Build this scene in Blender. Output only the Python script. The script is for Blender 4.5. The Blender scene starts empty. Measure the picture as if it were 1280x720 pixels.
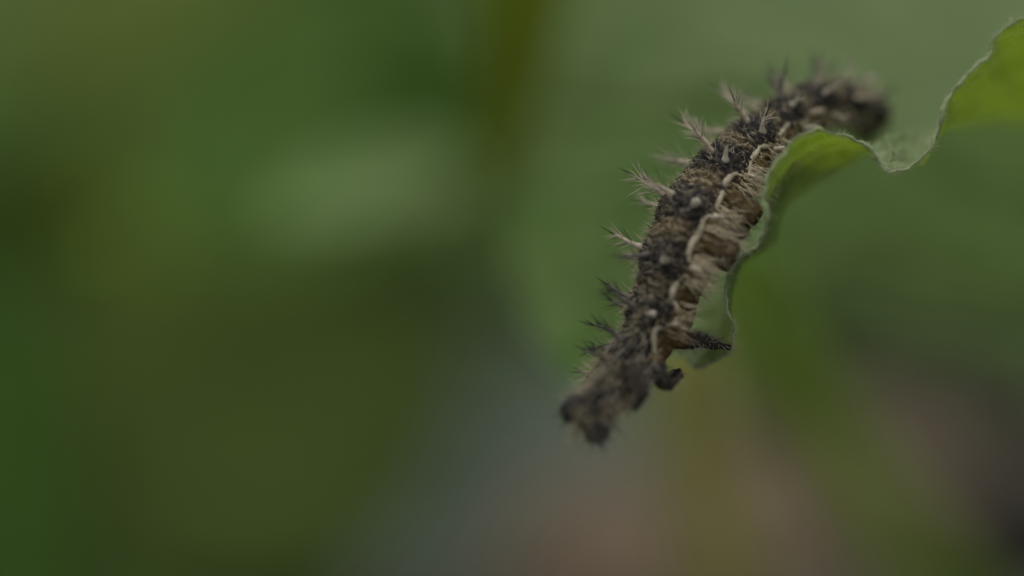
# A spiny caterpillar crawling down the cupped margin of a leaf, macro view.
# 1 Blender unit = 1 cm.
import bpy, bmesh, math, random
import numpy as np
from mathutils import Vector, noise as mnoise

random.seed(7)
rng = np.random.default_rng(7)
R = math.radians
scene = bpy.context.scene
scene.unit_settings.system = 'METRIC'
scene.unit_settings.scale_length = 0.01
COL = scene.collection

# ------------------------------------------------------------------ camera
D = 20.0                         # lens to plane of focus, cm
HALF = 3.25                      # half width of the field at that plane, cm
PITCH = R(28)
CAMZ = 20.0
cam_data = bpy.data.cameras.new('camera')
cam_data.sensor_width = 36.0
cam_data.lens = 36.0 * D / (2 * HALF)
cam_data.clip_start = 0.5
cam_data.clip_end = 60000
cam_data.dof.use_dof = True
cam_data.dof.focus_distance = D + 0.05
APERTURE_DIAMETER = 2.25          # cm
cam_data.dof.aperture_fstop = cam_data.lens * 1e-3 / APERTURE_DIAMETER
cam = bpy.data.objects.new('camera', cam_data)
cam.location = (0, 0, CAMZ)
cam.rotation_euler = (R(90) - PITCH, 0, 0)
COL.objects.link(cam)
scene.camera = cam

# ------------------------------------------------------------------ daylight (overcast)
SUN_DIR = np.array([-0.12, 0.10, 0.98]); SUN_DIR /= np.linalg.norm(SUN_DIR)
EL = math.asin(SUN_DIR[2]); AZ = math.atan2(SUN_DIR[0], SUN_DIR[1])
world = bpy.data.worlds.new('World'); scene.world = world
world.use_nodes = True
wn = world.node_tree; wn.nodes.clear()
sky = wn.nodes.new('ShaderNodeTexSky'); sky.sky_type = 'NISHITA'; sky.sun_disc = False
sky.sun_elevation = EL; sky.sun_rotation = AZ
bg = wn.nodes.new('ShaderNodeBackground'); bg.inputs['Strength'].default_value = 0.07
wo = wn.nodes.new('ShaderNodeOutputWorld')
# thin even cloud: the blue of the sky is mostly washed to white
sky.dust_density = 4.0
cloud = wn.nodes.new('ShaderNodeMix'); cloud.data_type = 'RGBA'; cloud.inputs[0].default_value = 0.7
cloud.inputs[7].default_value = (6.6, 6.4, 5.8, 1)
wn.links.new(sky.outputs[0], cloud.inputs[6]); wn.links.new(cloud.outputs[2], bg.inputs[0]); wn.links.new(bg.outputs[0], wo.inputs[0])
sun_data = bpy.data.lights.new('sun', 'SUN'); sun_data.energy = 1.3; sun_data.angle = R(25)
sun_data.color = (1.0, 0.95, 0.86)
sun = bpy.data.objects.new('sun', sun_data)
sun.rotation_euler = Vector(SUN_DIR).to_track_quat('Z', 'Y').to_euler()
sun.location = (0, 0, 80)
COL.objects.link(sun)
vs = scene.view_settings
vs.view_transform = 'Standard'; vs.look = 'None'; vs.gamma = 1.0; vs.exposure = 0.5
scene.cycles.use_adaptive_sampling = False
scene.cycles.use_denoising = True
scene.cycles.max_bounces = 8
scene.cycles.transmission_bounces = 6

# ------------------------------------------------------------------ helpers
CAM = np.array([0, 0, CAMZ])
FWD = np.array([0, math.cos(PITCH), -math.sin(PITCH)])
RGT = np.array([1.0, 0, 0])
UPV = np.array([0, math.sin(PITCH), math.cos(PITCH)])
PX = 2 * HALF / 1280
def at(px, py, dep=0.0):
    """world point seen at photograph pixel px, py, dep cm beyond the plane of focus"""
    k = (D + dep) / D
    return CAM + FWD * (D + dep) + RGT * (px - 640) * PX * k + UPV * (360 - py) * PX * k
def unit(v): v = np.asarray(v, float); return v / (np.linalg.norm(v) + 1e-12)
def tag(o, label=None, cat=None, group=None, kind=None):
    for k, v in (('label', label), ('category', cat), ('group', group), ('kind', kind)):
        if v: o[k] = v
    return o
def empty(name, loc):
    o = bpy.data.objects.new(name, None); o.location = loc; o.empty_display_size = 0.3
    COL.objects.link(o); return o
def mesh_obj(name, verts, faces, mat, parent=None, smooth=True, midx=None):
    me = bpy.data.meshes.new(name)
    me.from_pydata([tuple(v) for v in verts], [], [tuple(f) for f in faces])
    for m in (mat if isinstance(mat, (list, tuple)) else [mat]): me.materials.append(m)
    if smooth: me.polygons.foreach_set('use_smooth', np.ones(len(me.polygons), bool))
    if midx is not None: me.polygons.foreach_set('material_index', np.asarray(midx, np.int32))
    me.update()
    o = bpy.data.objects.new(name, me); COL.objects.link(o)
    if parent is not None:
        o.parent = parent
        o.matrix_parent_inverse.identity()
        o.location = -np.array(world_loc(parent))
    return o
def world_loc(o):
    l = np.array(o.location)
    return l + world_loc(o.parent) if o.parent else l
def attr(o, name, data):
    a = o.data.attributes.new(name, 'FLOAT', 'POINT'); a.data.foreach_set('value', np.asarray(data, np.float32))
def fbm(P, scale, oct=3):
    out = np.empty(len(P))
    for i, p in enumerate(P):
        out[i] = mnoise.fractal((p[0]*scale, p[1]*scale, p[2]*scale), 1.0, 2.0, oct)
    return out
def catmull(pts, n):
    P = np.asarray(pts, float); m = len(P)
    T = np.linspace(0, m - 1, n); out = []
    for t in T:
        i = min(int(t), m - 2); f = t - i
        p0, p1, p2, p3 = P[max(i-1, 0)], P[i], P[i+1], P[min(i+2, m-1)]
        out.append(0.5*((2*p1) + (-p0+p2)*f + (2*p0-5*p1+4*p2-p3)*f*f + (-p0+3*p1-3*p2+p3)*f**3))
    return np.array(out)
def tube(path, radii, seg=10, cap=True):
    path = np.asarray(path, float); n = len(path)
    V, F = [], []
    T = np.gradient(path, axis=0); ref = np.array([0.31, 0.77, 0.55])
    a = None
    for i in range(n):
        t = unit(T[i])
        a = unit((ref if a is None else a) - t * np.dot(ref if a is None else a, t)); b = np.cross(t, a)
        for k in range(seg):
            th = 2*math.pi*k/seg
            V.append(path[i] + radii[i]*(math.cos(th)*a + math.sin(th)*b))
    for i in range(n-1):
        for k in range(seg):
            F.append((i*seg+k, i*seg+(k+1) % seg, (i+1)*seg+(k+1) % seg, (i+1)*seg+k))
    if cap:
        F.append(tuple(range(seg))[::-1]); F.append(tuple((n-1)*seg+k for k in range(seg)))
    return V, F
def hairs(P, Dr, L, r0, bend, rings=3):
    """many fine tapered three-sided bristles as one vertex and face list"""
    P = np.asarray(P, float); N = len(P)
    Dr = np.asarray(Dr, float); Dr /= np.linalg.norm(Dr, axis=1)[:, None]
    L = np.broadcast_to(np.asarray(L, float), (N,)); r0 = np.broadcast_to(np.asarray(r0, float), (N,))
    ref = np.where(np.abs(Dr[:, :1]) < 0.8, np.array([[1.0, 0, 0]]), np.array([[0, 1.0, 0]]))
    A = np.cross(Dr, ref); A /= np.linalg.norm(A, axis=1)[:, None]; B = np.cross(Dr, A)
    bend = np.broadcast_to(np.asarray(bend, float), (N, 3))
    per = rings*3 + 1
    V = np.zeros((N, per, 3))
    for j in range(rings):
        f = j / rings
        c = P + Dr*(L*f)[:, None] + bend*(L*f*f)[:, None]
        rr = r0*(1 - 0.75*f)
        for k in range(3):
            th = 2*math.pi*k/3
            V[:, j*3+k] = c + rr[:, None]*(math.cos(th)*A + math.sin(th)*B)
    V[:, -1] = P + Dr*L[:, None] + bend*L[:, None]
    base = (np.arange(N)*per)[:, None]
    F = []
    for j in range(rings-1):
        for k in range(3):
            F.append(base + np.array([[j*3+k, j*3+(k+1) % 3, (j+1)*3+(k+1) % 3, (j+1)*3+k]]))
    quads = np.concatenate(F) if F else np.zeros((0, 4), int)
    T = [base + np.array([[(rings-1)*3+k, (rings-1)*3+(k+1) % 3, per-1]]) for k in range(3)]
    tris = np.concatenate(T)
    return V.reshape(-1, 3), [tuple(q) for q in quads.tolist()] + [tuple(t) for t in tris.tolist()]
def join(parts):
    V, F, o = [], [], 0
    for v, f in parts:
        V.extend(list(v)); F.extend([tuple(i+o for i in q) for q in f]); o += len(v)
    return V, F

# node helpers
class NT:
    def __init__(s, name):
        s.m = bpy.data.materials.new(name); s.m.use_nodes = True
        s.t = s.m.node_tree; s.t.nodes.clear()
        s.out = s.n('ShaderNodeOutputMaterial')
    def n(s, kind, **kw):
        x = s.t.nodes.new(kind)
        for k, v in kw.items(): setattr(x, k, v)
        return x
    def set(s, sock, v):
        if isinstance(v, bpy.types.NodeSocket): s.t.links.new(v, sock)
        elif isinstance(v, (tuple, list)) and len(v) == 3 and sock.type == 'RGBA': sock.default_value = (*v, 1)
        else: sock.default_value = v
    def math(s, op, a, b=0.0, c=0.0, clamp=False):
        x = s.n('ShaderNodeMath', operation=op, use_clamp=clamp)
        for i, v in enumerate((a, b, c)): s.set(x.inputs[i], v)
        return x.outputs[0]
    def mix(s, f, a, b):
        x = s.n('ShaderNodeMix', data_type='RGBA')
        s.set(x.inputs[0], f); s.set(x.inputs[6], a); s.set(x.inputs[7], b)
        return x.outputs[2]
    def ramp(s, f, lo, hi):
        x = s.n('ShaderNodeMapRange', interpolation_type='SMOOTHSTEP')
        s.set(x.inputs[0], f); s.set(x.inputs[1], lo); s.set(x.inputs[2], hi)
        return x.outputs[0]
    def noise(s, vec, scale, detail=3.0, rough=0.55, dist=0.0):
        x = s.n('ShaderNodeTexNoise')
        if vec is not None: s.set(x.inputs['Vector'], vec)
        s.set(x.inputs['Scale'], scale); s.set(x.inputs['Detail'], detail)
        s.set(x.inputs['Roughness'], rough); s.set(x.inputs['Distortion'], dist)
        return x.outputs[0]
    def attr(s, name): return s.n('ShaderNodeAttribute', attribute_name=name).outputs['Fac']
    def obj(s): return s.n('ShaderNodeTexCoord').outputs['Object']
    def xyz(s, x, y, z):
        c = s.n('ShaderNodeCombineXYZ')
        for i, v in enumerate((x, y, z)): s.set(c.inputs[i], v)
        return c.outputs[0]
    def bsdf(s, color, rough=0.6, spec=0.3, bump=None, bump_d=0.01, bump_s=0.6, sheen=0.0):
        b = s.n('ShaderNodeBsdfPrincipled')
        s.set(b.inputs['Base Color'], color); s.set(b.inputs['Roughness'], rough)
        s.set(b.inputs['Specular IOR Level'], spec)
        if sheen: s.set(b.inputs['Sheen Weight'], sheen)
        if bump is not None:
            n = s.n('ShaderNodeBump'); s.set(n.inputs['Height'], bump)
            s.set(n.inputs['Distance'], bump_d); s.set(n.inputs['Strength'], bump_s)
            s.set(b.inputs['Normal'], n.outputs[0])
        return b.outputs[0]
    def surface(s, sh): s.t.links.new(sh, s.out.inputs[0]); return s.m

def plain_mat(name, c, var=0.25, scale=4.0, rough=0.7, spec=0.2):
    t = NT(name); f = t.noise(t.obj(), scale, 4)
    col = t.mix(f, tuple(x*(1-var) for x in c), tuple(min(1, x*(1+var)) for x in c))
    return t.surface(t.bsdf(col, rough, spec))
def leaf_mat(name, top, trans, tfac=0.45, scale=1.2, rough=0.5, spec=0.3, bumpy=0.02):
    t = NT(name); o = t.obj()
    f = t.ramp(t.noise(o, scale, 4), 0.3, 0.7); f2 = t.noise(o, scale*9, 3)
    col = t.mix(f, tuple(x*0.78 for x in top), tuple(x*1.2 for x in top))
    tc = t.mix(f2, tuple(x*0.85 for x in trans), tuple(x*1.12 for x in trans))
    d = t.bsdf(col, rough, spec, t.noise(o, scale*14, 3), bumpy, 0.5)
    tr = t.n('ShaderNodeBsdfTranslucent'); t.set(tr.inputs[0], tc)
    mx = t.n('ShaderNodeMixShader'); t.set(mx.inputs[0], tfac)
    t.t.links.new(d, mx.inputs[1]); t.t.links.new(tr.outputs[0], mx.inputs[2])
    return t.surface(mx.outputs[0])

# ------------------------------------------------------------------ ground
def ground_mat():
    t = NT('soil'); o = t.obj()
    f = t.ramp(t.noise(o, 0.11, 3), 0.38, 0.62); f2 = t.noise(o, 1.7, 5); f3 = t.noise(o, 9, 4)
    col = t.mix(f, (0.108, 0.108, 0.086), (0.150, 0.130, 0.102))
    col = t.mix(t.ramp(f2, 0.35, 0.75), t.mix(0.5, col, (0.05, 0.045, 0.035)), col)
    return t.surface(t.bsdf(col, 0.95, 0.1, f3, 0.3, 0.8))
def make_ground():
    n = 90
    # dense near the plant, coarse to the horizon
    ax = np.concatenate([-np.geomspace(20000, 45, 12), np.linspace(-40, 40, n), np.geomspace(45, 20000, 12)])
    ay = np.concatenate([-np.geomspace(20000, 45, 12), np.linspace(-40, 90, n), np.geomspace(95, 20000, 12)])
    X, Y = np.meshgrid(ax, ay)
    Z = np.zeros_like(X)
    near = (np.abs(X) < 41) & (Y > -41) & (Y < 91)
    idx = np.argwhere(near)
    for i, j in idx:
        Z[i, j] = 0.55*mnoise.fractal((X[i, j]*0.16, Y[i, j]*0.16, 3.1), 1.0, 2.0, 4)
    V = np.stack([X, Y, Z], -1).reshape(-1, 3); w = len(ax); F = []
    for i in range(len(ay)-1):
        for j in range(w-1):
            F.append((i*w+j, i*w+j+1, (i+1)*w+j+1, (i+1)*w+j))
    o = mesh_obj('ground', V, F, ground_mat())
    return tag(o, kind='structure')
make_ground()

# ------------------------------------------------------------------ leaves of the background
M_DARK = leaf_mat('leaf_dark', (0.034, 0.076, 0.011), (0.03, 0.075, 0.005), 0.4, 0.5, 0.75, 0.1)
M_MID = leaf_mat('leaf_mid', (0.075, 0.145, 0.032), (0.10, 0.19, 0.016), 0.45, 0.5, 0.75, 0.1)
M_DEEP = leaf_mat('leaf_deep', (0.085, 0.155, 0.042), (0.10, 0.20, 0.02), 0.45, 0.5, 0.75, 0.1)
M_MOSS = leaf_mat('leaf_moss', (0.064, 0.098, 0.022), (0.08, 0.13, 0.008), 0.45, 0.3, 0.75, 0.1)
M_OLIVE = leaf_mat('leaf_olive', (0.120, 0.165, 0.036), (0.16, 0.22, 0.015), 0.45, 0.5, 0.75, 0.1)
M_PALE = leaf_mat('leaf_pale', (0.20, 0.30, 0.125), (0.18, 0.27, 0.08), 0.4, 0.5, 0.75, 0.1)
M_YELLOW = leaf_mat('leaf_yellow', (0.105, 0.150, 0.002), (0.13, 0.17, 0.001), 0.45, 0.5)
M_STEM = plain_mat('green_stem', (0.20, 0.33, 0.03), 0.2, 2.0, 0.6)
M_STEM_OLIVE = plain_mat('olive_stem', (0.48, 0.48, 0.15), 0.2, 2.0, 0.6)
M_STEM_DARK = plain_mat('dark_stem', (0.07, 0.11, 0.03), 0.2, 2.0, 0.6)

def leaf_mesh(name, path, width, mat, parent, fold=0.25, side=None, teeth=14, nu=40, nv=8):
    """broad toothed leaf along a path, folded a little along its midrib"""
    P = catmull(path, nu); T = np.gradient(P, axis=0)
    side = np.array([0, 0, 1.0]) if side is None else np.asarray(side, float)   # rough face normal
    V, F = [], []
    for i in range(nu):
        u = i/(nu-1); t = unit(T[i])
        b = unit(np.cross(t, side)); nrm = np.cross(b, t)
        w = width*0.5*(math.sin(math.pi*min(1, u**0.75))**0.8)*(1+0.07*math.sin(u*teeth*2*math.pi))+0.02
        for j in range(-nv, nv+1):
            v = j/nv
            vein = 0.03*width*math.cos(abs(v)*5-u*26)*(1-abs(v))
            V.append(P[i] + b*w*v + nrm*(abs(v)**1.3*w*fold + vein*0.35 + 0.05*w*math.sin(5*u+2*v)))
    m = 2*nv+1
    for i in range(nu-1):
        for j in range(m-1):
            F.append((i*m+j, i*m+j+1, (i+1)*m+j+1, (i+1)*m+j))
    return mesh_obj(name, V, F, mat, parent)
def stem_mesh(name, path, r0, r1, mat, parent, n=30):
    P = catmull(path, n)
    V, F = tube(P, np.linspace(r0, r1, n), 10)
    return mesh_obj(name, V, F, mat, parent)
def plant(name, base, label, cat, leaves, stem_r=0.12, stem_mat=None, group=None):
    """leaves: list of (path of three points, width, material, face normal)"""
    base = np.array(base, float)
    e = tag(empty(name, base), label, cat, group)
    tops = [l[0][0] for l in leaves]
    main = max(tops, key=lambda p: p[2])
    mid = base*0.5 + np.array(main)*0.5; mid[0] = base[0]*0.7 + main[0]*0.3
    stem_mesh('stem', [base - np.array([0, 0, 0.4]), mid, main], stem_r, stem_r*0.6, stem_mat or M_STEM, e)
    for path, w, mat, nrm in leaves:
        if np.linalg.norm(np.array(path[0]) - main) > 0.05:
            k = 0.75 if path[0][2] > mid[2] else 0.4
            j = mid*(1-k) + np.array(main)*k if k > 0.5 else mid
            stem_mesh('leaf_stalk', [j, (j + path[0])/2 + np.array([0, 0, 0.4]), path[0]], stem_r*0.5, stem_r*0.4, stem_mat or M_STEM, e, 14)
        leaf_mesh('leaf', path, w, mat, e, side=nrm)
    return e

TOWARD = -FWD + 0.6*UPV

# dark plant at the left edge
plant('broad_leaved_plant', (-13, 36, 0),
      'dark green plant whose drooping broad leaves blur along the left edge of the photo', 'plant',
      [([at(-190, 330, 14), at(-70, 460, 11), at(60, 820, 8)], 2.6, M_DARK, TOWARD),
       ([at(-160, 250, 15), at(-60, 120, 18), at(60, 60, 21)], 3.2, M_MID, TOWARD)], 0.14, M_STEM_DARK)
# olive plant, upper left
plant('leafy_plant', (-9.5, 44, 0),
      'olive green leafy plant blurred in the upper left behind the dark one', 'plant',
      [([at(40, 330, 17), at(190, 130, 20), at(330, -80, 23)], 5.0, M_OLIVE, TOWARD),
       ([at(100, 690, 10.5), at(290, 545, 12), at(560, 410, 14)], 4.3, M_MOSS, TOWARD),
       ([at(280, 330, 15), at(400, 130, 17), at(500, -60, 20)], 3.6, M_MID, TOWARD),
       ([at(140, 900, 9), at(250, 760, 10.5), at(400, 640, 12.5)], 2.8, M_DEEP, TOWARD)], 0.14, M_STEM)
# pale leaf tip, upper centre left
plant('seedling', (-1.2, 36, 0),
      'mid green seedling with one pale leaf tip left of the hanging yellow leaf', 'plant',
      [([at(580, 206, 10.2), at(450, 240, 9.2), at(338, 276, 8.3)], 0.78, M_PALE, TOWARD),
       ([at(600, 240, 10.2), at(548, 150, 10.5), at(500, 0, 11.5)], 1.7, M_DARK, TOWARD)], 0.10, M_STEM)

# ------------------------------------------------------------------ thick stems in the lower right
def stalk(label, path, r, mat):
    base = np.array(path[-1])
    e = tag(empty('plant_stalk', base), label, 'stalk', 'out of focus stalks under the leaf')
    stem_mesh('stem', [path[i] for i in range(len(path)-1, -1, -1)], r, r*0.8, mat, e, 40)
    return e
def to_ground(px, py):
    """the ground point seen at a pixel"""
    r = FWD*D + RGT*(px-640)*PX + UPV*(360-py)*PX
    return CAM + r*(CAMZ/-r[2])
g1 = to_ground(925, 830); g2 = to_ground(1230, 800)
stalk('upright olive yellow stalk blurred below the caterpillar head', [at(845, 420, 6), at(868, 560, 8), at(905, 720, 11), g1 + np.array([0, 0, -0.3])], 0.38, M_STEM_OLIVE)
stalk('slanting green stalk blurred to the right of the olive one', [at(925, 330, 6.5), at(985, 470, 8.5), at(1095, 640, 11), g2 + np.array([0, 0, -0.3])], 0.34, M_STEM)

# hanging narrow yellow leaf
hy = tag(empty('hanging_leaf', at(655, -60, 6)), 'narrow dark yellow leaf hanging down behind the top edge of the big leaf', 'leaf')
leaf_mesh('blade', [at(668, -120, 4.8), at(652, 20, 5.0), at(617, 250, 5.2)], 0.62, M_YELLOW, hy, side=TOWARD, teeth=5)

# ------------------------------------------------------------------ things on the ground
def lump(name, loc, size, mat, label, cat, seed):
    bm = bmesh.new(); bmesh.ops.create_icosphere(bm, subdivisions=4, radius=1)
    for v in bm.verts:
        p = v.co.copy()
        k = 1 + 0.28*mnoise.fractal((p.x*1.3+seed, p.y*1.3, p.z*1.3), 1, 2, 4)
        v.co = Vector((p.x*size[0]*k, p.y*size[1]*k, p.z*size[2]*k))
    me = bpy.data.meshes.new(name); bm.to_mesh(me); bm.free(); me.materials.append(mat)
    me.polygons.foreach_set('use_smooth', np.ones(len(me.polygons), bool))
    o = bpy.data.objects.new(name, me); o.location = loc; COL.objects.link(o)
    return tag(o, label, cat)
M_STONE = plain_mat('grey_stone', (0.074, 0.096, 0.080), 0.3, 1.5, 0.85)
M_CLOD = plain_mat('pink_brown_soil', (0.128, 0.098, 0.072), 0.3, 1.2, 0.95)
M_BLACK = plain_mat('black_stone', (0.012, 0.012, 0.010), 0.3, 1.5, 0.8)
def on_ground(px, py, z=0.0):
    p = to_ground(px, py); p[2] = z; return p
lump('stone', on_ground(555, 600, 0.1), (2.8, 2.8, 0.9), M_STONE, 'flat grey stone lying on the soil below the caterpillar head', 'stone', 1.0)
lump('soil_clod', on_ground(825, 720, 0.2), (1.9, 1.4, 0.8), M_CLOD, 'pinkish brown clod of soil at the foot of the olive stalk', 'clod', 4.0)
lump('soil_clod', on_ground(1060, 630, 0.1), (1.9, 1.2, 0.8), M_CLOD, 'pinkish brown clod of soil lying between the two blurred stalks', 'clod', 9.0)
lump('stone', on_ground(1290, 700, 0.2), (1.0, 1.1, 0.8), M_BLACK, 'black stone in the bottom right corner', 'stone', 7.0)

# low green ground cover over the far and left soil
def ground_cover():
    parts_v, parts_f = [], []
    o = 0
    for i in range(8500):
        x = rng.uniform(-26, 26); y = rng.uniform(22, 72)
        dens = 1/(1+math.exp(-(y - 34.9 + 5/(1+math.exp((x+2.4)/0.5)))/0.6))
        if mnoise.fractal((x*0.15, y*0.15, 1.7), 1, 2, 2) < -0.2: dens *= 0.6
        if rng.uniform() > dens: continue
        z = rng.uniform(0.3, 2.2); a = rng.uniform(0, 2*math.pi); s = rng.uniform(0.6, 1.3)
        t = np.array([math.cos(a), math.sin(a), rng.uniform(-0.3, 0.5)]); t = unit(t)
        b = unit(np.cross(t, [0, 0, 1])); n = np.cross(b, t)
        c = np.array([x, y, z])
        vs_ = [c - t*s*0.5, c - t*s*0.1 + b*s*0.38 + n*0.08, c - t*s*0.1 - b*s*0.38 + n*0.08,
               c + t*s*0.3 + b*s*0.3 + n*0.05, c + t*s*0.3 - b*s*0.3 + n*0.05, c + t*s*0.6 - n*0.1, c + t*s*0.1 - n*0.05,
               np.array([x - t[0]*s*0.5, y - t[1]*s*0.5, -0.2]), c - t*s*0.5 + b*0.05]
        parts_v += vs_
        parts_f += [(o, o+1, o+6), (o, o+6, o+2), (o+1, o+3, o+6), (o+2, o+6, o+4), (o+3, o+5, o+6), (o+4, o+6, o+5),
                    (o, o+7, o+8)]
        o += 9
    m = leaf_mat('ground_cover_leaf', (0.145, 0.255, 0.060), (0.16, 0.30, 0.03), 0.35, 0.12)
    return tag(mesh_obj('ground_cover', parts_v, parts_f, m), kind='stuff')
ground_cover()

# ------------------------------------------------------------------ the leaf the caterpillar sits on
E_PX = [(868, 462, .35), (893, 452, .25), (914, 436, .15), (918, 415, .05), (910, 385, 0), (908, 352, 0), (922, 325, 0), (945, 305, -.08), (957, 275, -.18),
        (957, 240, -.24), (970, 208, -.24), (990, 180, -.22), (1018, 164, -.16), (1050, 168, -.05), (1078, 178, .05), (1094, 196, .1), (1108, 216, .1),
        (1130, 212, .1), (1156, 194, .02), (1172, 166, -.04), (1182, 132, -.08), (1205, 98, -.1), (1232, 72, -.1), (1248, 42, -.1), (1290, 18, -.1), (1340, -20, 0), (1420, -70, .2)]
T_PX = [(850, 446, .7), (868, 440, .6), (892, 418, .55), (905, 400, .5), (912, 375, .5), (922, 348, .55), (930, 325, .6), (952, 312, .6), (964, 300, .65),
        (975, 280, .7), (986, 252, .8), (1004, 232, .9), (1034, 214, 1.0), (1060, 200, 1.0), (1080, 190, 1.0), (1092, 172, .9), (1106, 165, .8),
        (1128, 168, .8), (1150, 168, .9), (1172, 158, 1.1), (1200, 152, 1.5), (1228, 150, 1.8), (1258, 150, 2.0), (1290, 152, 2.2), (1330, 155, 2.3), (1400, 150, 2.4), (1500, 140, 2.6)]
F_PX = [(745, 490, 1.6), (722, 480, 2.0), (704, 470, 2.4), (690, 455, 2.8), (676, 435, 3.2), (664, 412, 3.6), (652, 385, 4.0), (644, 355, 4.3), (637, 325, 4.6),
        (633, 295, 4.9), (632, 265, 5.2), (632, 235, 5.4), (633, 205, 5.6), (635, 175, 5.8), (637, 140, 6.0), (640, 105, 6.2), (644, 70, 6.4),
        (650, 30, 6.6), (658, -10, 6.8), (668, -50, 7.0), (680, -95, 7.2), (700, -140, 7.4), (740, -190, 7.6), (800, -240, 7.8), (880, -280, 8.0), (980, -310, 8.1), (1100, -330, 8.2)]
def host_leaf():
    nu, nv = 260, 70
    Ep = catmull([at(*p) for p in E_PX], nu); Tp = catmull([at(*p) for p in T_PX], nu); Fp = catmull([at(*p) for p in F_PX], nu)
    Ep = Ep + 0.022*np.stack([fbm(Ep, 2.6, 3), fbm(Ep+4, 2.6, 3), fbm(Ep+8, 2.6, 3)], 1)
    V = np.zeros((nu, nv, 3)); uu = np.zeros((nu, nv)); vv = np.zeros((nu, nv))
    for i in range(nu):
        e, t, f = Ep[i], Tp[i], Fp[i]
        # from the lip down to the trough, then up along the far wall
        P0, P1, P2, P3 = e, e*0.25 + t*0.75 + 0.0*FWD, t, f
        back = (f - t)
        pts = catmull([e, e*0.45 + t*0.55 - 0.06*FWD, t, t + back*0.10 + FWD*0.12, t + back*0.3 + FWD*0.35 + 0.2*UPV, t + back*0.62 + FWD*0.3, f], nv)
        V[i] = pts; uu[i] = i/(nu-1); vv[i] = np.linspace(0, 1, nv)
    P = V.reshape(-1, 3); U = uu.reshape(-1); W = vv.reshape(-1)
    # surface normals by finite differences
    du = np.gradient(V, axis=0); dv = np.gradient(V, axis=1)
    Nn = np.cross(du, dv).reshape(-1, 3); Nn /= np.linalg.norm(Nn, axis=1)[:, None] + 1e-9
    disp = 0.05*fbm(P, 1.4, 3)*np.clip(W*6, 0.05, 1) + 0.028*fbm(P, 5.0, 3)*np.clip(W*9+0.35, 0, 1)
    # crumpled stretch of the margin beyond the caterpillar's tail
    crum = np.exp(-((U-0.66)/0.10)**2)*np.clip(W*9, 0, 1)*np.clip(1.3-W*3, 0, 1)
    disp += (0.05*fbm(P+11, 3.2, 2) + 0.20*fbm(P+17, 6.0, 3)*np.clip((0.70-U)/0.05, 0.25, 1))*crum
    # side veins as raised ribs on the far wall
    vein = np.abs(((U*13 + W*1.5) % 1.0) - 0.5)*2
    disp += -0.05*np.exp(-(vein/0.16)**2)*np.clip((W-0.33)*4, 0, 1)
    P = P + Nn*disp[:, None]
    F = []
    for i in range(nu-1):
        for j in range(nv-1):
            F.append((i*nv+j, i*nv+j+1, (i+1)*nv+j+1, (i+1)*nv+j))
    e = tag(empty('host_leaf', Tp[-1]), 'large pale green leaf with a wavy cupped margin that the caterpillar crawls on', 'leaf')
    t = NT('host_leaf_blade'); o = t.obj()
    vu = t.attr('vein'); big = t.noise(o, 0.8, 3); fine = t.noise(o, 34, 3); cells = t.n('ShaderNodeTexVoronoi'); cells.feature = 'DISTANCE_TO_EDGE'
    t.set(cells.inputs['Scale'], 9.0); t.set(cells.inputs['Vector'], o)
    net = t.ramp(cells.outputs[0], 0.0, 0.09)
    geo = t.n('ShaderNodeNewGeometry')
    top = t.mix(t.ramp(big, 0.35, 0.68), (0.050, 0.138, 0.018), (0.145, 0.245, 0.080))
    top = t.mix(vu, top, (0.17, 0.27, 0.09))
    top = t.mix(t.math('MULTIPLY', t.attr('painted_sheen'), geo.outputs['Backfacing']), top, (0.225, 0.300, 0.150))  # sheen toward the upper right, painted into the upper side's colour
    top = t.mix(t.math('MULTIPLY', t.attr('lit_margin'), geo.outputs['Backfacing']), top, (0.36, 0.45, 0.26))  # light on the strip by the margin, put into the colour
    top = t.mix(t.math('MULTIPLY', t.ramp(fine, 0.55, 0.75), 0.35), top, (0.26, 0.31, 0.21))
    trc = t.mix(vu, t.mix(big, (0.16, 0.27, 0.004), (0.20, 0.31, 0.006)), (0.18, 0.26, 0.03))
    trc = t.mix(net, t.mix(0.8, trc, (0.25, 0.33, 0.05)), trc)
    hgt = t.math('ADD', t.math('MULTIPLY', net, 0.7), t.math('MULTIPLY', fine, 0.5))
    d = t.bsdf(top, 0.62, 0.2, hgt, 0.012, 0.6, 0.15)
    tr = t.n('ShaderNodeBsdfTranslucent'); t.set(tr.inputs[0], trc)
    mx = t.n('ShaderNodeMixShader'); t.set(mx.inputs[0], 0.5)
    t.t.links.new(d, mx.inputs[1]); t.t.links.new(tr.outputs[0], mx.inputs[2])
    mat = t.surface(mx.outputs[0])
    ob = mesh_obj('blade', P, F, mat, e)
    attr(ob, 'vein', np.exp(-(vein/0.13)**2)*np.clip((W-0.3)*4, 0, 1)*0.7)
    attr(ob, 'lit_margin', np.clip(1.15 - W/(0.40 + 0.3*(U < 0.35)), 0, 1)*np.clip(0.62 + 0.6*fbm(P, 3.0, 3), 0, 1))
    attr(ob, 'painted_sheen', np.clip((U-0.45)/0.4, 0, 1)*0.5)
    # the thickened pale rim
    rim = P.reshape(nu, nv, 3)[:, 0]
    n2 = nu*2
    path = catmull(rim, n2); path += 0.020*np.stack([fbm(path, 9, 3), fbm(path+5, 9, 3), fbm(path+9, 9, 3)], 1)
    rad = 0.0085 + 0.014*fbm(path+3, 5, 4)
    mr = leaf_mat('leaf_rim', (0.46, 0.54, 0.33), (0.46, 0.55, 0.24), 0.55, 6, 0.6, 0.2, 0.004)
    Vr, Fr = tube(path, np.clip(rad, 0.004, 0.022), 7)
    mesh_obj('leaf_rim', Vr, Fr, mr, e)
    # fine pale down along the rim
    k = rng.integers(0, n2-2, 2600)
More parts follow.
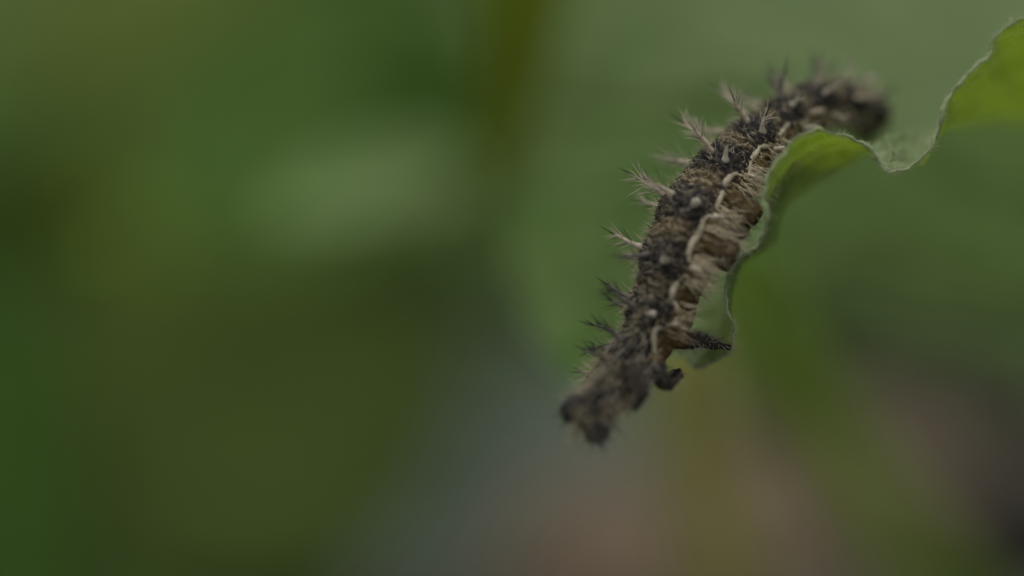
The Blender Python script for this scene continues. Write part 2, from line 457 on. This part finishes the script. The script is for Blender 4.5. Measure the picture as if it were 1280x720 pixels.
    tdir = np.gradient(path, axis=0)[k]; tdir /= np.linalg.norm(tdir, axis=1)[:, None]
    dr = rng.normal(size=(2600, 3)); dr -= tdir*np.sum(dr*tdir, 1)[:, None]*0.8
    hv, hf = hairs(path[k] + rng.normal(size=(2600, 3))*0.008, dr, rng.uniform(0.014, 0.045, 2600), 0.0013, rng.normal(size=(2600, 3))*0.2, 2)
    md = plain_mat('leaf_down', (0.36, 0.40, 0.28), 0.2, 8)
    tag(mesh_obj('leaf_down', hv, hf, md, e), kind='stuff')
    # midrib, leaf stalk and the stem that carries it, beyond the right of the frame
    Fpt = Fp[-1]; stem_base = np.array([12.0, Fpt[1] - 2.0, 0])
    mid = catmull([Ep[-1]*0.0 + Tp[-1]*0.4 + Fp[-1]*0.6, Fp[-1] + np.array([1.2, 0.3, 0.3]), np.array([stem_base[0], stem_base[1], Fpt[2]-2.0])], 24)
    Vp, Fpz = tube(mid, np.linspace(0.06, 0.11, 24), 8)
    mesh_obj('leaf_stalk', Vp, Fpz, M_STEM, e)
    st = catmull([stem_base - np.array([0, 0, 0.5]), stem_base + np.array([0.2, 0.2, 6]), mid[-1], mid[-1] + np.array([0.1, 0.3, 4])], 30)
    Vp, Fpz = tube(st, np.linspace(0.3, 0.16, 30), 10)
    mesh_obj('stem', Vp, Fpz, M_STEM, e)
    return e
host_leaf()

# ------------------------------------------------------------------ the caterpillar
C_PX = [(1104, 145, 1.12, 13), (1086, 138, 1.04, 23), (1060, 131, .93, 29), (1030, 129, .78, 32), (998, 141, .62, 33), (962, 165, .44, 36),
        (924, 199, .26, 40), (894, 233, .13, 45), (870, 268, .05, 47), (852, 305, 0, 47), (839, 345, 0, 45), (826, 385, -.02, 44),
        (808, 425, -.05, 37), (786, 458, -.10, 31), (766, 484, -.19, 25), (750, 504, -.28, 23), (740, 516, -.34, 20), (733, 524, -.37, 15)]
NC = 420
_c = catmull([np.append(at(p[0], p[1], p[2]), p[3]) for p in C_PX], NC)
CL = _c[:, :3]; RAD = _c[:, 3]*PX*0.94
TAN = np.gradient(CL, axis=0); TAN /= np.linalg.norm(TAN, axis=1)[:, None]
VIEW = np.array([unit(CAM - c) for c in CL])
LAT = VIEW - TAN*np.sum(VIEW*TAN, 1)[:, None]; LAT /= np.linalg.norm(LAT, axis=1)[:, None]
DOR = np.cross(TAN, LAT)
if np.dot(DOR[NC//2], RGT) > 0: DOR = -DOR
ARC = np.concatenate([[0], np.cumsum(np.linalg.norm(np.diff(CL, axis=0), axis=1))]); LEN = ARC[-1]
def near_idx(px, py):
    q = np.stack([(CL - CAM) @ RGT, (CL - CAM) @ UPV, (CL - CAM) @ FWD], 1)
    sx = 640 + q[:, 0]/q[:, 2]*D/PX; sy = 360 - q[:, 1]/q[:, 2]*D/PX
    return int(np.argmin((sx-px)**2 + (sy-py)**2))
SEG_PX = [(1084, 132), (1052, 126), (1014, 132), (978, 152), (942, 182), (904, 222), (868, 272), (846, 332), (822, 398), (796, 446), (774, 474)]
SEG = [near_idx(*p) for p in SEG_PX]
seg_arc = ARC[SEG]
# segment coordinate: whole numbers on the spine rings, halves on the folds between
SEGC = np.interp(ARC, np.concatenate([[seg_arc[0] - 0.16], seg_arc, [seg_arc[-1] + 0.13, LEN]]),
                 np.concatenate([[-1], np.arange(len(SEG)), [len(SEG), len(SEG) + 0.5]]))
def seg_profile(sc):
    fr = sc - np.round(sc)
    return 1 + 0.055*np.cos(2*np.pi*fr)
def ring_pt(i, phi, extra=0.0):
    r = RAD[i]*seg_profile(SEGC[i]) + extra
    return CL[i] + r*(math.cos(phi)*DOR[i] + math.sin(phi)*LAT[i])
def ring_nrm(i, phi): return unit(math.cos(phi)*DOR[i] + math.sin(phi)*LAT[i])

cat = tag(empty('caterpillar', CL[NC//2]), 'spiny black and brown caterpillar with a pale wavy side line, head down on the leaf', 'caterpillar')

def icos(center, radii, axes, sub=3):
    bm = bmesh.new(); bmesh.ops.create_icosphere(bm, subdivisions=sub, radius=1)
    V = [np.array(center) + axes[0]*v.co.x*radii[0] + axes[1]*v.co.y*radii[1] + axes[2]*v.co.z*radii[2] for v in bm.verts]
    F = [tuple(v.index for v in f.verts) for f in bm.faces]; bm.free(); return V, F

LEGS = []
def make_body():
    seg = 40
    V, F = [], []
    st = list(range(0, NC, 3))
    for i in st:
        for k in range(seg):
            V.append(ring_pt(i, 2*math.pi*k/seg))
    for a in range(len(st)-1):
        for k in range(seg):
            F.append((a*seg+k, a*seg+(k+1) % seg, (a+1)*seg+(k+1) % seg, (a+1)*seg+k))
    F.append(tuple(range(seg))[::-1]); F.append(tuple((len(st)-1)*seg+k for k in range(seg)))
    parts = [(V, F)]
    # head: two rounded lobes joined in the middle
    h = NC-1-22
    hx = (TAN[h], DOR[h], LAT[h])
    hc = CL[h] + TAN[h]*0.02
    for s in (-1, 1):
        parts.append(icos(hc + DOR[h]*s*0.098 + TAN[h]*0.035, (0.105, 0.072, 0.09), hx))
    parts.append(icos(hc + TAN[h]*0.02 - DOR[h]*0.02 + LAT[h]*0.02, (0.09, 0.08, 0.08), hx))   # mouthparts
    # prolegs: stout pegs on the leaf side, one pair per segment
    def limb(pts, rads):
        P = catmull(pts, 14); parts.append(tube(P, np.interp(np.linspace(0, 1, 14), np.linspace(0, 1, len(rads)), rads), 10))
        LEGS.append(P)
    for k, i in enumerate(SEG):
        if k in (4, 5, 6, 7):
            pass
        if k in (4, 5, 6):
            for s in (1, -1):
                ii = i + 16
                b = ring_pt(ii, s*R(138), -0.06)
                dr = unit(-DOR[ii]*0.93 + s*LAT[ii]*0.22)
                ln = 0.5 if k == 4 else 1.0
                limb([b, b + dr*0.13*ln, b + dr*0.235*ln], [0.10, 0.085, 0.062])
        if k == 0:
            for s in (1, -1):
                b = ring_pt(i, s*R(140), -0.09); dr = unit(-DOR[i]*0.9 + s*LAT[i]*0.2 - TAN[i]*0.2)
                limb([b, b + dr*0.08, b + dr*0.13], [0.07, 0.06, 0.045])
    # three pairs of jointed true legs
    for (p0, p1, p2, p3) in (((826, 412, -.0), (852, 425, -.02), (880, 428, .03), (914, 435, .14)),
                             ((812, 446, -.14), (822, 468, -.22), (836, 482, -.2), (854, 468, -.14)),
                             ((790, 470, -.25), (800, 484, -.36), (799, 500, -.36), (792, 514, -.3))):
        limb([at(*p0), at(*p1), at(*p2), at(*p3)], [0.085, 0.06, 0.036, 0.013])
        sh = FWD*0.24
        limb([at(*p0)+sh, at(*p1)+sh*1.3, at(*p2)+sh*1.25 + UPV*0.03, at(*p3)+sh*1.1 + UPV*0.02], [0.085, 0.06, 0.036, 0.013])
    V, F = join(parts)
    o = mesh_obj('body_raw', V, F, [], None)
    md = o.modifiers.new('r', 'REMESH'); md.mode = 'VOXEL'; md.voxel_size = 0.0085; md.use_smooth_shade = True
    dg = bpy.context.evaluated_depsgraph_get()
    me = bpy.data.meshes.new_from_object(o.evaluated_get(dg))
    bpy.data.objects.remove(o)
    n = len(me.vertices)
    P = np.empty(n*3); me.vertices.foreach_get('co', P); P = P.reshape(-1, 3)
    Nn = np.empty(n*3); me.vertices.foreach_get('normal', Nn); Nn = Nn.reshape(-1, 3)
    idx = np.empty(n, int)
    for a in range(0, n, 8000):
        d2 = ((P[a:a+8000, None, :] - CL[None])**2).sum(-1); idx[a:a+8000] = d2.argmin(1)
    off = P - CL[idx]
    # fractional segment coordinate along the body
    along = (off*TAN[idx]).sum(1)
    sc = np.interp(ARC[idx] + along, ARC, SEGC)
    phi = np.arctan2((off*LAT[idx]).sum(1), (off*DOR[idx]).sum(1))
    rr = np.linalg.norm(off, axis=1)
    limbm = np.clip((rr - RAD[idx]*seg_profile(sc) - 0.012)/0.05, 0, 1)
    tt = (ARC[idx] + along)/LEN
    headm = np.clip((tt - 0.935)/0.03, 0, 1)
    # folded skin: five little rings a segment, broken up by noise
    wob = fbm(np.stack([sc*1.2, np.cos(phi)*1.5, np.sin(phi)*1.5], 1), 1.6, 3)
    fr = sc*7 + 0.9*wob
    ring = np.abs(np.cos(np.pi*fr))**0.7
    amp = 0.016*(1-limbm)*(1-headm)
    fineN = fbm(P, 16, 3)
    P2 = P + Nn*(amp*(ring-0.6) + 0.010*fineN*(1-0.5*headm) + 0.012*fbm(P+7, 5, 2))[:, None]
    me.vertices.foreach_set('co', P2.reshape(-1))
    me.update()
    body = bpy.data.objects.new('body', me); COL.objects.link(body)
    body.parent = cat; body.location = -np.array(cat.location)
    me.polygons.foreach_set('use_smooth', np.ones(len(me.polygons), bool))
    for nm, dat in (('seg', sc), ('phi', np.abs(phi)), ('ring', ring), ('limb', limbm), ('headm', headm), ('around', phi)):
        attr(body, nm, dat)
    me.materials.append(body_mat())
    return body, P2, Nn, sc, phi, limbm, headm, idx

def body_mat():
    t = NT('caterpillar_skin'); o = t.obj()
    sg, ph, rg, lb, hd = [t.attr(x) for x in ('seg', 'phi', 'ring', 'limb', 'headm')]
    around = t.attr('around')
    vec = t.xyz(t.math('MULTIPLY', sg, 7.0), t.math('MULTIPLY', around, 1.4), 0.0)
    st = t.noise(vec, 3.0, 5, 0.65, 0.4); st2 = t.noise(vec, 9.0, 4, 0.6); blot = t.noise(o, 4.5, 3); fine = t.noise(o, 38, 3, 0.6)
    fr = t.math('ABSOLUTE', t.math('SUBTRACT', sg, t.math('ROUND', sg)))
    # black band on the spine ring, brown between
    band = t.ramp(t.math('ADD', fr, t.math('MULTIPLY', t.math('SUBTRACT', blot, 0.5), 0.55)), 0.25, 0.46)
    band = t.math('MULTIPLY', band, t.ramp(sg, 9.0, 6.5))
    black = t.mix(fine, (0.003, 0.003, 0.004), (0.014, 0.014, 0.016))
    brown = t.mix(t.ramp(blot, 0.35, 0.65), (0.034, 0.027, 0.015), (0.085, 0.064, 0.033))
    col = t.mix(band, black, brown)
    # cream crests of the folds
    crest = t.math('MULTIPLY', t.ramp(t.math('ADD', rg, t.math('MULTIPLY', t.math('SUBTRACT', st, 0.5), 1.0)), 0.80, 1.02), t.ramp(st2, 0.36, 0.58))
    crest = t.math('MULTIPLY', crest, t.math('ADD', 0.12, t.math('MULTIPLY', band, 0.6)))
    col = t.mix(crest, col, (0.34, 0.28, 0.19))
    groove = t.ramp(rg, 0.45, 0.05)
    col = t.mix(t.math('MULTIPLY', groove, 0.6), col, (0.014, 0.012, 0.011))
    # dark stripe just above the side line
    dk = t.math('MULTIPLY', t.ramp(ph, R(78), R(96)), t.ramp(ph, R(116), R(104)))
    col = t.mix(t.math('MULTIPLY', dk, 0.8), col, (0.020, 0.016, 0.013))
    # ochre spots beside the spines
    # ochre flank and belly
    fl = t.mix(t.ramp(t.noise(vec, 2.2, 4), 0.35, 0.7), (0.034, 0.023, 0.008), (0.145, 0.098, 0.036))
    fl = t.mix(t.math('MULTIPLY', t.ramp(st2, 0.6, 0.75), 0.5), fl, (0.36, 0.30, 0.2))
    col = t.mix(t.ramp(ph, R(108), R(116)), col, fl)
    lc = t.mix(t.ramp(sg, 7.2, 8.0), t.mix(fine, (0.040, 0.026, 0.010), (0.095, 0.066, 0.028)), (0.022, 0.018, 0.015))
    col = t.mix(lb, col, lc)
    col = t.mix(hd, col, t.mix(fine, (0.008, 0.008, 0.008), (0.028, 0.026, 0.025)))
    return t.surface(t.bsdf(col, 0.6, 0.2, t.math('ADD', t.math('MULTIPLY', st2, 0.6), fine), 0.012, 0.8))

body, BP, BN, BS, BPHI, BLIMB, BHEAD, BIDX = make_body()

M_HAIR_PALE = plain_mat('pale_bristle', (0.40, 0.355, 0.245), 0.3, 5, 0.5, 0.3)
M_HAIR_DARK = plain_mat('dark_bristle', (0.018, 0.017, 0.017), 0.4, 5, 0.65, 0.15)
M_HAIR_GREY = plain_mat('grey_bristle', (0.26, 0.245, 0.21), 0.3, 5, 0.5, 0.3)
M_CREAM = plain_mat('cream_line', (0.30, 0.27, 0.20), 0.6, 16, 0.6, 0.3)
def tan_mat(name, c0):
    t = NT(name); f = t.noise(t.obj(), 20, 3)
    c = t.mix(f, tuple(x*0.75 for x in c0), tuple(x*1.2 for x in c0))
    d = t.bsdf(c, 0.45, 0.35)
    tr = t.n('ShaderNodeBsdfTranslucent'); t.set(tr.inputs[0], c)
    mx = t.n('ShaderNodeMixShader'); t.set(mx.inputs[0], 0.35)
    t.t.links.new(d, mx.inputs[1]); t.t.links.new(tr.outputs[0], mx.inputs[2])
    return t.surface(mx.outputs[0])
M_TAN = tan_mat('tan_spine', (0.60, 0.54, 0.44))
M_IVORY = tan_mat('ivory_spine', (0.66, 0.62, 0.53))
M_SPINE_GREY = tan_mat('grey_spine', (0.16, 0.15, 0.14))

# the pale scalloped line along each flank
def side_line(sgn):
    pts, rad = [], []
    i0 = SEG[0] - 10
    for i in range(i0, NC-70):
        s = SEGC[i]; fr = s - math.floor(s)          # 0 at a spine ring, on to the next
        bulge = math.sin(math.pi*min(1, fr*1.15))**0.8
        ph = R(119) - R(15)*bulge + R(3.5)*math.sin(i*0.21)+R(4)*mnoise.noise((i*0.06,0,3))
        pts.append(ring_pt(i, sgn*ph, -0.009)); rad.append(1.05*(0.013 + 0.009*bulge)*(1.0 + 0.32*mnoise.noise((i*0.13, 2, 5)))*min(1, RAD[i]/0.2))
    pts = np.array(pts); pts += 0.018*np.stack([fbm(pts, 9, 3), fbm(pts+3, 9, 3), fbm(pts+6, 9, 3)], 1)
    fade = np.minimum(1, np.minimum(np.arange(len(pts))/20+0.05, (len(pts)-1-np.arange(len(pts)))/30+0.05))
    V, F = tube(pts, np.array(rad)*fade, 8)
    return mesh_obj('side_line', V, F, M_CREAM, body)
side_line(1); side_line(-1)

# branching spines, one ring on every segment
def spine_mesh(seed, L, n_side, dark):
    r = np.random.default_rng(seed)
    path = np.array([[0.012*math.sin(3*u + seed), 0.012*math.cos(2*u + seed) - 0.012, u*L] for u in np.linspace(0, 1, 8)])
    rad = np.array([0.034, 0.021, 0.0165, 0.0145, 0.012, 0.0095, 0.006, 0.0012])*(0.85 + 0.3*r.uniform())
    V, F = tube(path, rad, 7)
    mid = [0]*len(F)
    P, Dd, LL = [], [], []
    for k in range(n_side):
        u = 0.22 + 0.72*(k + r.uniform())/n_side; a = r.uniform(0, 2*math.pi)
        q = np.array([np.interp(u, np.linspace(0, 1, 8), path[:, c]) for c in range(3)])
        P.append(q); Dd.append([math.cos(a), math.sin(a), r.uniform(0.9, 1.9)]); LL.append(r.uniform(0.09, 0.20)*(1.1-0.45*u))
    hv, hf = hairs(P, Dd, LL, 0.0031, r.normal(size=(n_side, 3))*0.08, 3)
    tipv, tipf = hairs([path[-2]], [path[-1]-path[-2]], [0.15], 0.006, [[0.05, 0.0, 0]], 3)
    V, F2 = join([(V, F), (hv, hf), (tipv, tipf)])
    m_side = (r.uniform(size=n_side) < (0.6 if dark else 0.25)).astype(int)
    # faces of the side bristles come as quads then triangles
    q = (3-1)*3
    mid += list(np.tile(m_side, q)) + list(np.tile(m_side, 3))
    mid += [1]*len(tipf)
    me = bpy.data.meshes.new('spine')
    me.from_pydata([tuple(v) for v in V], [], [tuple(f) for f in F2])
    me.materials.append(M_SPINE_GREY if dark else M_IVORY if dark is None else M_TAN); me.materials.append(M_HAIR_DARK)
    me.polygons.foreach_set('material_index', np.array(mid, np.int32))
    me.polygons.foreach_set('use_smooth', np.ones(len(me.polygons), bool)); me.update()
    return me
SP_TAN = [spine_mesh(s, 0.23, 26, False) for s in (1, 2, 3, 4)]
SP_PALE = [spine_mesh(s, 0.15, 10, None) for s in (21, 22)]
SP_DARK = [spine_mesh(s, 0.22, 20, True) for s in (11, 12, 13)]
def place_spine(i, phi, scale, dark, lean=0.0, side=0.0):
    src = SP_DARK if dark else SP_PALE if dark is None else SP_TAN
    o = bpy.data.objects.new('spine', src[random.randrange(len(src))]); COL.objects.link(o)
    p = ring_pt(i, phi, -0.012); dr = unit(ring_nrm(i, phi) + TAN[i]*(lean + random.uniform(-.18, .18)) + np.cross(TAN[i], ring_nrm(i, phi))*random.uniform(-.15, .15))
    o.parent = body; o.location = p
    q = Vector(dr).to_track_quat('Z', 'Y')
    from mathutils import Quaternion
    o.rotation_mode = 'QUATERNION'; o.rotation_quaternion = q @ Quaternion((0, 0, 1), random.uniform(0, 6.28))
    o.scale = (scale,)*3
    return o
for k, i in enumerate(SEG):
    sz = [0.6, 0.75, 0.88, 0.95, 1.0, 1.0, 1.0, 1.0, 0.95, 0.85, 0.8][k]
    for phd in (0, 38, -38, 76, -76, 122, -122):
        dark = (k >= 9) or (k == 8 and abs(phd) < 60) or random.random() < 0.12
        lean = -0.15 if k < 4 else (0.25 if k >= 9 else 0.0)
        s = sz*(0.8 if abs(phd) > 100 else 1.0)*random.uniform(0.85, 1.12)
        ii = i - (7 if phd == 0 and k > 0 else 0)
        if abs(phd) in (76, 122) and 2 < k < 9: dark = None
        place_spine(max(ii, 2), R(phd), s, dark, lean)

# fine bristles
def pick(mask, n):
    ids = np.flatnonzero(mask); return ids[rng.integers(0, len(ids), n)]
def coat(name, ids, L, r, mat, tw=0.0, side=0.5, fwd=None, flat=0.4):
    n = len(ids); nr = BN[ids]; tn = TAN[BIDX[ids]]
    cross = np.cross(tn, nr)
    dr = nr*flat + tn*(rng.normal(size=(n, 1))*0.5 + tw) + cross*rng.normal(size=(n, 1))*side
    if fwd is not None: dr = dr + fwd
    hv, hf = hairs(BP[ids] - nr*0.004, dr, L, r, -nr*0.15, 3)
    return tag(mesh_obj(name, hv, hf, mat, body), kind='stuff')
core = (BLIMB < 0.3) & (BHEAD < 0.3); aphi = np.abs(BPHI)
ids = pick(core & (aphi < R(105)), 3000); coat('dark_bristles', ids, rng.uniform(0.02, 0.055, len(ids)), 0.0032, M_HAIR_DARK, 0.3, 0.9, flat=0.5)
frs = np.abs(BS - np.round(BS))
ids = pick(core & (aphi < R(108)) & (frs > 0.12), 1500); coat('pale_bristles', ids, rng.uniform(0.03, 0.07, len(ids)), 0.0030, M_HAIR_PALE, 0.0, 1.6, flat=0.2)
ids = pick(core & (aphi < R(75)), 260); coat('grey_bristles', ids, rng.uniform(0.04, 0.10, len(ids)), 0.0028, M_HAIR_GREY, 0.2, 0.6, flat=0.9)
# pale fringe that hangs over the prolegs
ids = pick((aphi > R(112)) & (aphi < R(150)) & (BHEAD < .2) & (frs < .36) & (BS < 8.4), 640)
coat('belly_fringe', ids, rng.uniform(0.08, 0.21, len(ids)), 0.0032, M_HAIR_PALE, 0.05, 0.15, -DOR[BIDX[ids]]*1.2, flat=0.5)
ids = pick((aphi > R(112)) & (aphi < R(132)) & (BHEAD < .2) & (frs < .3) & (BS > 3.5) & (BS < 7.6), 270)
coat('long_fringe', ids, rng.uniform(0.16, 0.30, len(ids)), 0.0042, M_HAIR_PALE, 0.15, 0.1, -DOR[BIDX[ids]]*1.3, flat=0.75)
# short pale tufts along the side line
ids = pick(core & (aphi > R(98)) & (aphi < R(122)) & (BS < 7.6), 420); coat('side_tufts', ids, rng.uniform(0.03, 0.08, len(ids)), 0.0030, M_HAIR_PALE, 0.2, 0.7, -DOR[BIDX[ids]]*0.5, flat=0.35)
# soft outline down
ids = pick(core & (aphi < R(70)), 900); coat('soft_down', ids, rng.uniform(0.06, 0.15, len(ids)), 0.0018, M_HAIR_PALE, 0.1, 0.5, flat=1.0)
# legs
ids = pick(BLIMB > 0.5, 700); coat('leg_bristles', ids, rng.uniform(0.03, 0.10, len(ids)), 0.0028, M_HAIR_GREY, 0.2, 0.4, flat=0.8)
# thorax and head: long strands that sweep forward over the face
ids = pick((BS > 8.9) & (BLIMB < .4) & (BHEAD < .3), 130)
coat('neck_bristles', ids, rng.uniform(0.16, 0.32, len(ids)), 0.008, M_HAIR_DARK, 1.6, 0.2, flat=0.32)
ids = pick((BS > 8.6) & (BLIMB < .4) & (BHEAD < .5), 150)
coat('pale_neck_bristles', ids, rng.uniform(0.14, 0.28, len(ids)), 0.0055, M_HAIR_GREY, 1.5, 0.25, flat=0.34)
ids = pick((BS > 7.6) & (BLIMB < .4) & (BHEAD < .3) & (aphi < R(100)), 150)
coat('thorax_bristles', ids, rng.uniform(0.05, 0.12, len(ids)), 0.0042, M_HAIR_PALE, 0.6, 0.8, flat=0.3)
ids = pick(BHEAD > 0.4, 130); coat('head_bristles', ids, rng.uniform(0.05, 0.15, len(ids)), 0.0026, M_HAIR_DARK, 0.8, 0.5, flat=1.0)
ids = pick((BS > 9.5) & (BLIMB < .4), 620); coat('pale_halo_bristles', ids, rng.uniform(0.10, 0.24, len(ids)), 0.0021, M_HAIR_PALE, 0.6, 0.4, flat=1.0)
# simple eyes, six on each side of the head
h = NC-1-16
me_eye = None
for s in (-1, 1):
    for k in range(6):
        a = k/5*2.6 - 1.3
        c = CL[h] + DOR[h]*s*0.165 + LAT[h]*(0.05*math.sin(a)) + TAN[h]*(0.06 + 0.04*math.cos(a))
        if me_eye is None:
            V, F = icos((0, 0, 0), (0.012,)*3, (np.array([1., 0, 0]), np.array([0, 1., 0]), np.array([0, 0, 1.])), 2)
            e_ = mesh_obj('eye', V, F, plain_mat('eye_black', (0.01, 0.01, 0.01), 0.1, 5, 0.15, 0.6), body); me_eye = e_.data
        else:
            e_ = bpy.data.objects.new('eye', me_eye); COL.objects.link(e_); e_.parent = body
        e_.location = c
